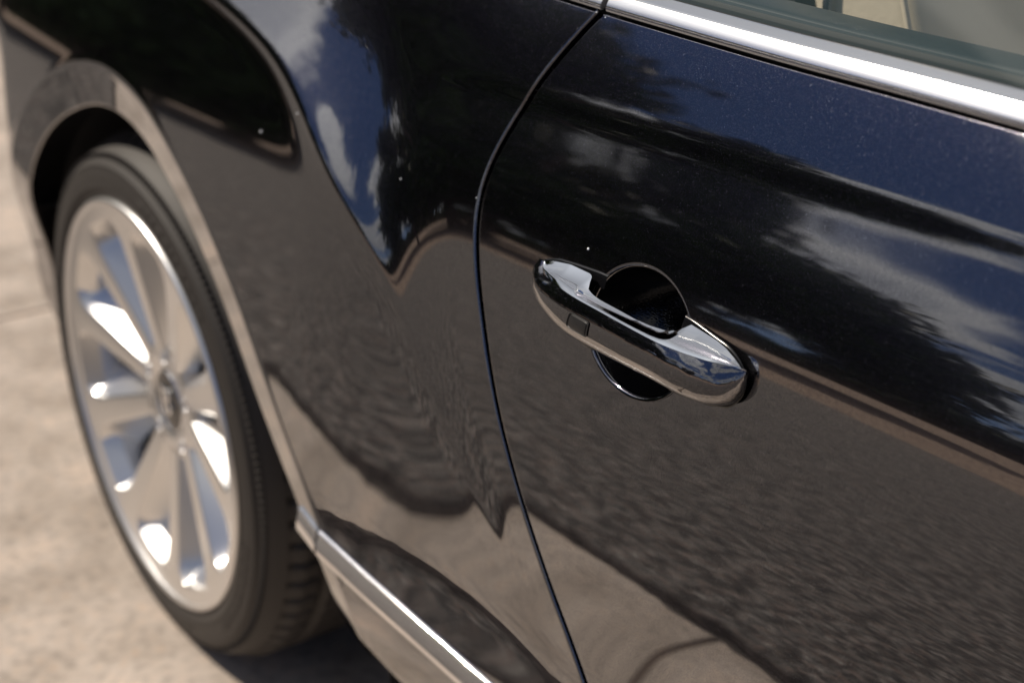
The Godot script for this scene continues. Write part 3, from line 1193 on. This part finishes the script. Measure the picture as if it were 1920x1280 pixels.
func shell() -> void:
	# the rest of the body that shades the ground and closes the cabin
	var s := Shape.new()
	box(s, Vector3(-1.0, .24, -.86), Vector3(-.48, .34, .60), .01)
	box(s, Vector3(-.48, .22, -.86), Vector3(.52, .80, .62), .01)
	box(s, Vector3(.52, .20, -.88), Vector3(2.1, .28, .90), .01)
	put("underbody", s.mesh(), M["liner"], car)
	# wheel-well liner
	s = Shape.new()
	var rows := []
	for i in 61:
		var deg := lerpf(-14.0, 250.0, i / 60.0)
		var a := deg_to_rad(deg)
		var r := arch_r(minf(deg, 215.0)) + .004
		var row := PackedVector3Array()
		for k in 5:
			var q := HUB + Vector2(cos(a), sin(a)) * r
			row.append(Vector3(q.x, q.y, S(q.x, maxf(q.y, .3)) - .03 - k / 4.0 * .33))
		rows.append(row)
	sheet(s, rows)
	put("wheel_well", s.mesh(), M["liner"], car)
	# rear deck and far flank
	s = Shape.new()
	rows = []
	for i in 41:
		var x := lerpf(-1.2, .70, i / 40.0)
		var row := PackedVector3Array()
		var z0 := S(x, belt(x)) - .02
		for k in 25:
			var t := k / 24.0
			row.append(Vector3(x, belt(x) + .018 + .04 * sin(t * PI), lerpf(z0, -.84, t)))
		rows.append(row)
	sheet(s, rows)
	put("rear_deck", s.mesh(), M["navy paint"], car)
	s = Shape.new()
	box(s, Vector3(-1.15, .28, -.90), Vector3(2.1, .97, -.84), .02)
	put("far_side", s.mesh(), M["navy paint"], car)
	s = Shape.new()
	box(s, Vector3(-1.12, .30, -.86), Vector3(-1.06, .96, .45), .02)
	put("tail_panel", s.mesh(), M["navy paint"], car)
	s = Shape.new()
	box(s, Vector3(.70, .50, -.80), Vector3(.74, 1.0, .80), .01)
	put("rear_bulkhead", s.mesh(), M["dark leather"], car)
	s = Shape.new()
	box(s, Vector3(.75, .30, -.835), Vector3(2.1, .95, -.80), .01)
	put("far_door_lining", s.mesh(), M["cream leather"], car)
	s = Shape.new()
	box(s, Vector3(.74, .285, -.80), Vector3(2.1, .31, .72), .005)
	put("cabin_floor", s.mesh(), M["dark leather"], car)
	s = Shape.new()
	box(s, Vector3(.876, .70, .630), Vector3(.884, 1.30, .638), .002)
	put("belt_guide", s.mesh(), M["satin chrome"], car)
	s = Shape.new()
	box(s, Vector3(.74, .50, .64), Vector3(.868, .97, .70), .012)
	put("pillar_trim", s.mesh(), M["dark leather"], car)
	# seats
	for q in [[.38, "front_seat"], [-.38, "front_seat"]]:
		s = Shape.new()
		var lean := Basis(Vector3(0, 0, 1), deg_to_rad(18.0))
		cushion(s, Vector3(.930, .90, q[0]), Vector3(.068, .42, .25), .30, lean)
		var seat := put(q[1], s.mesh(), M["cream leather"], car)
		s = Shape.new()
		var seam := []
		for k in 30:
			var yy := lerpf(.70, 1.26, k / 29.0)
			seam.append(Vector3(.985 - (yy - .90) * .325, yy, q[0] + .252))
		sweep(s, [Vector2(-.003, -.002), Vector2(-.002, .001), Vector2(.002, .001), Vector2(.003, -.002)], seam, seam.map(func(_v): return Vector3(1, .3, 0).normalized()), seam.map(func(_v): return Vector3.BACK))
		put("piping", s.mesh(), M["cream leather"], seat)
		s = Shape.new()
		cushion(s, Vector3(1.26, .50, q[0]), Vector3(.30, .10, .26), .5, Basis())
		put("seat_cushion", s.mesh(), M["cream leather"], seat)
		s = Shape.new()
		cushion(s, Vector3(.765, 1.40, q[0]), Vector3(.06, .10, .13), .55, lean)
		put("headrest", s.mesh(), M["cream leather"], seat)

# ---------------------------------------------------------------- drops
func drops() -> void:
	for q in [[.451, .823, .0012, "round water drop on the rear wing, left one of two by the crest"],
			[.520, .853, .0009, "water drop on the rear wing close under the sharp crest"],
			[.686, .825, .0007, "water drop in the hollow between crest and door gap"],
			[.796, .833, .0005, "tiny water drop at the curve of the door gap"],
			[.947, .830, .0010, "flattened water drop on the door just above the handle"],
			[.872, .985, .0005, "tiny water drop behind the door gap below the window moulding"],
			[.884, .983, .0005, "tiny water drop ahead of the door gap below the window moulding"]]:
		var s := Shape.new()
		var nn := N(q[0], q[1])
		var u := nn.cross(Vector3.UP).normalized()
		var v := u.cross(nn)
		var rows := []
		for i in 10:
			var a := PI / 2 * i / 9.0
			var row := PackedVector3Array()
			for k in 20:
				var b := TAU * k / 20.0
				row.append((u * cos(b) * 1.1 + v * sin(b)) * cos(a) * q[2] + nn * (sin(a) * q[2] * .62))
			rows.append(row)
		sheet(s, rows, false, true)
		var o := put("water_drop", s.mesh(), M["water"], self)
		o.position = on(q[0], q[1], .00005)
		tag(o, q[3], "water drop", "water drops on the paint")

# ---------------------------------------------------------------- the scene
func _ready() -> void:
	var cam := Camera3D.new()
	cam.name = "camera"
	add_child(cam)
	var yaw := .97548
	var pitch := -.38817
	var roll := -.02424
	var f := Vector3(-sin(yaw) * cos(pitch), sin(pitch), -cos(yaw) * cos(pitch))
	var r := f.cross(Vector3.UP).normalized()
	var u := r.cross(f)
	cam.transform = Transform3D(Basis(r * cos(roll) + u * sin(roll), -r * sin(roll) + u * cos(roll), -f), Vector3(1.8101, 1.2001, 1.5921))
	cam.fov = 24.854
	cam.near = .02
	cam.far = 1500.0
	var at := CameraAttributesPhysical.new()
	at.frustum_focal_length = 54.46
	at.frustum_focus_distance = 1.09
	at.frustum_near = .02
	at.frustum_far = 1500.0
	at.exposure_aperture = 4.4
	cam.attributes = at
	cam.current = true
	var env := Environment.new()
	env.background_mode = Environment.BG_SKY
	env.sky = Sky.new()
	var pano := PanoramaSkyMaterial.new()
	pano.panorama = make_sky()
	env.sky.sky_material = pano
	env.tonemap_mode = Environment.TONE_MAPPER_LINEAR
	env.tonemap_exposure = 1.04
	env.sdfgi_enabled = true
	env.ssao_enabled = true
	env.ssil_enabled = true
	var we := WorldEnvironment.new()
	we.name = "environment"
	we.environment = env
	add_child(we)
	var sun := DirectionalLight3D.new()
	sun.name = "sun"
	sun.light_color = Color(1.0, .95, .88)
	sun.light_energy = 1.3
	sun.light_angular_distance = .5
	sun.shadow_enabled = true
	add_child(sun)
	sun.look_at_from_position(SUN, Vector3.ZERO)

	door_z = tilt_table(TILT_Y, TILT_DOOR)
	rear_z = tilt_table(TILT_Y, TILT_REAR)
	ridge = table_of(RIDGE_X, RIDGE_Y, -1.5, 1.0, .005, 4)
	shut = table_of(SHUT_Y, SHUT_X, .33, 1.04, .002, 8)
	materials()
	ground()
	car = Node3D.new()
	car.name = "car"
	add_child(car)
	tag(car, "glossy dark navy car with bright window moulding and silver wheel", "car")
	shell()
	panels()
	trims()
	wheel()
	cabin()
	handle()
	trees()
	drops()
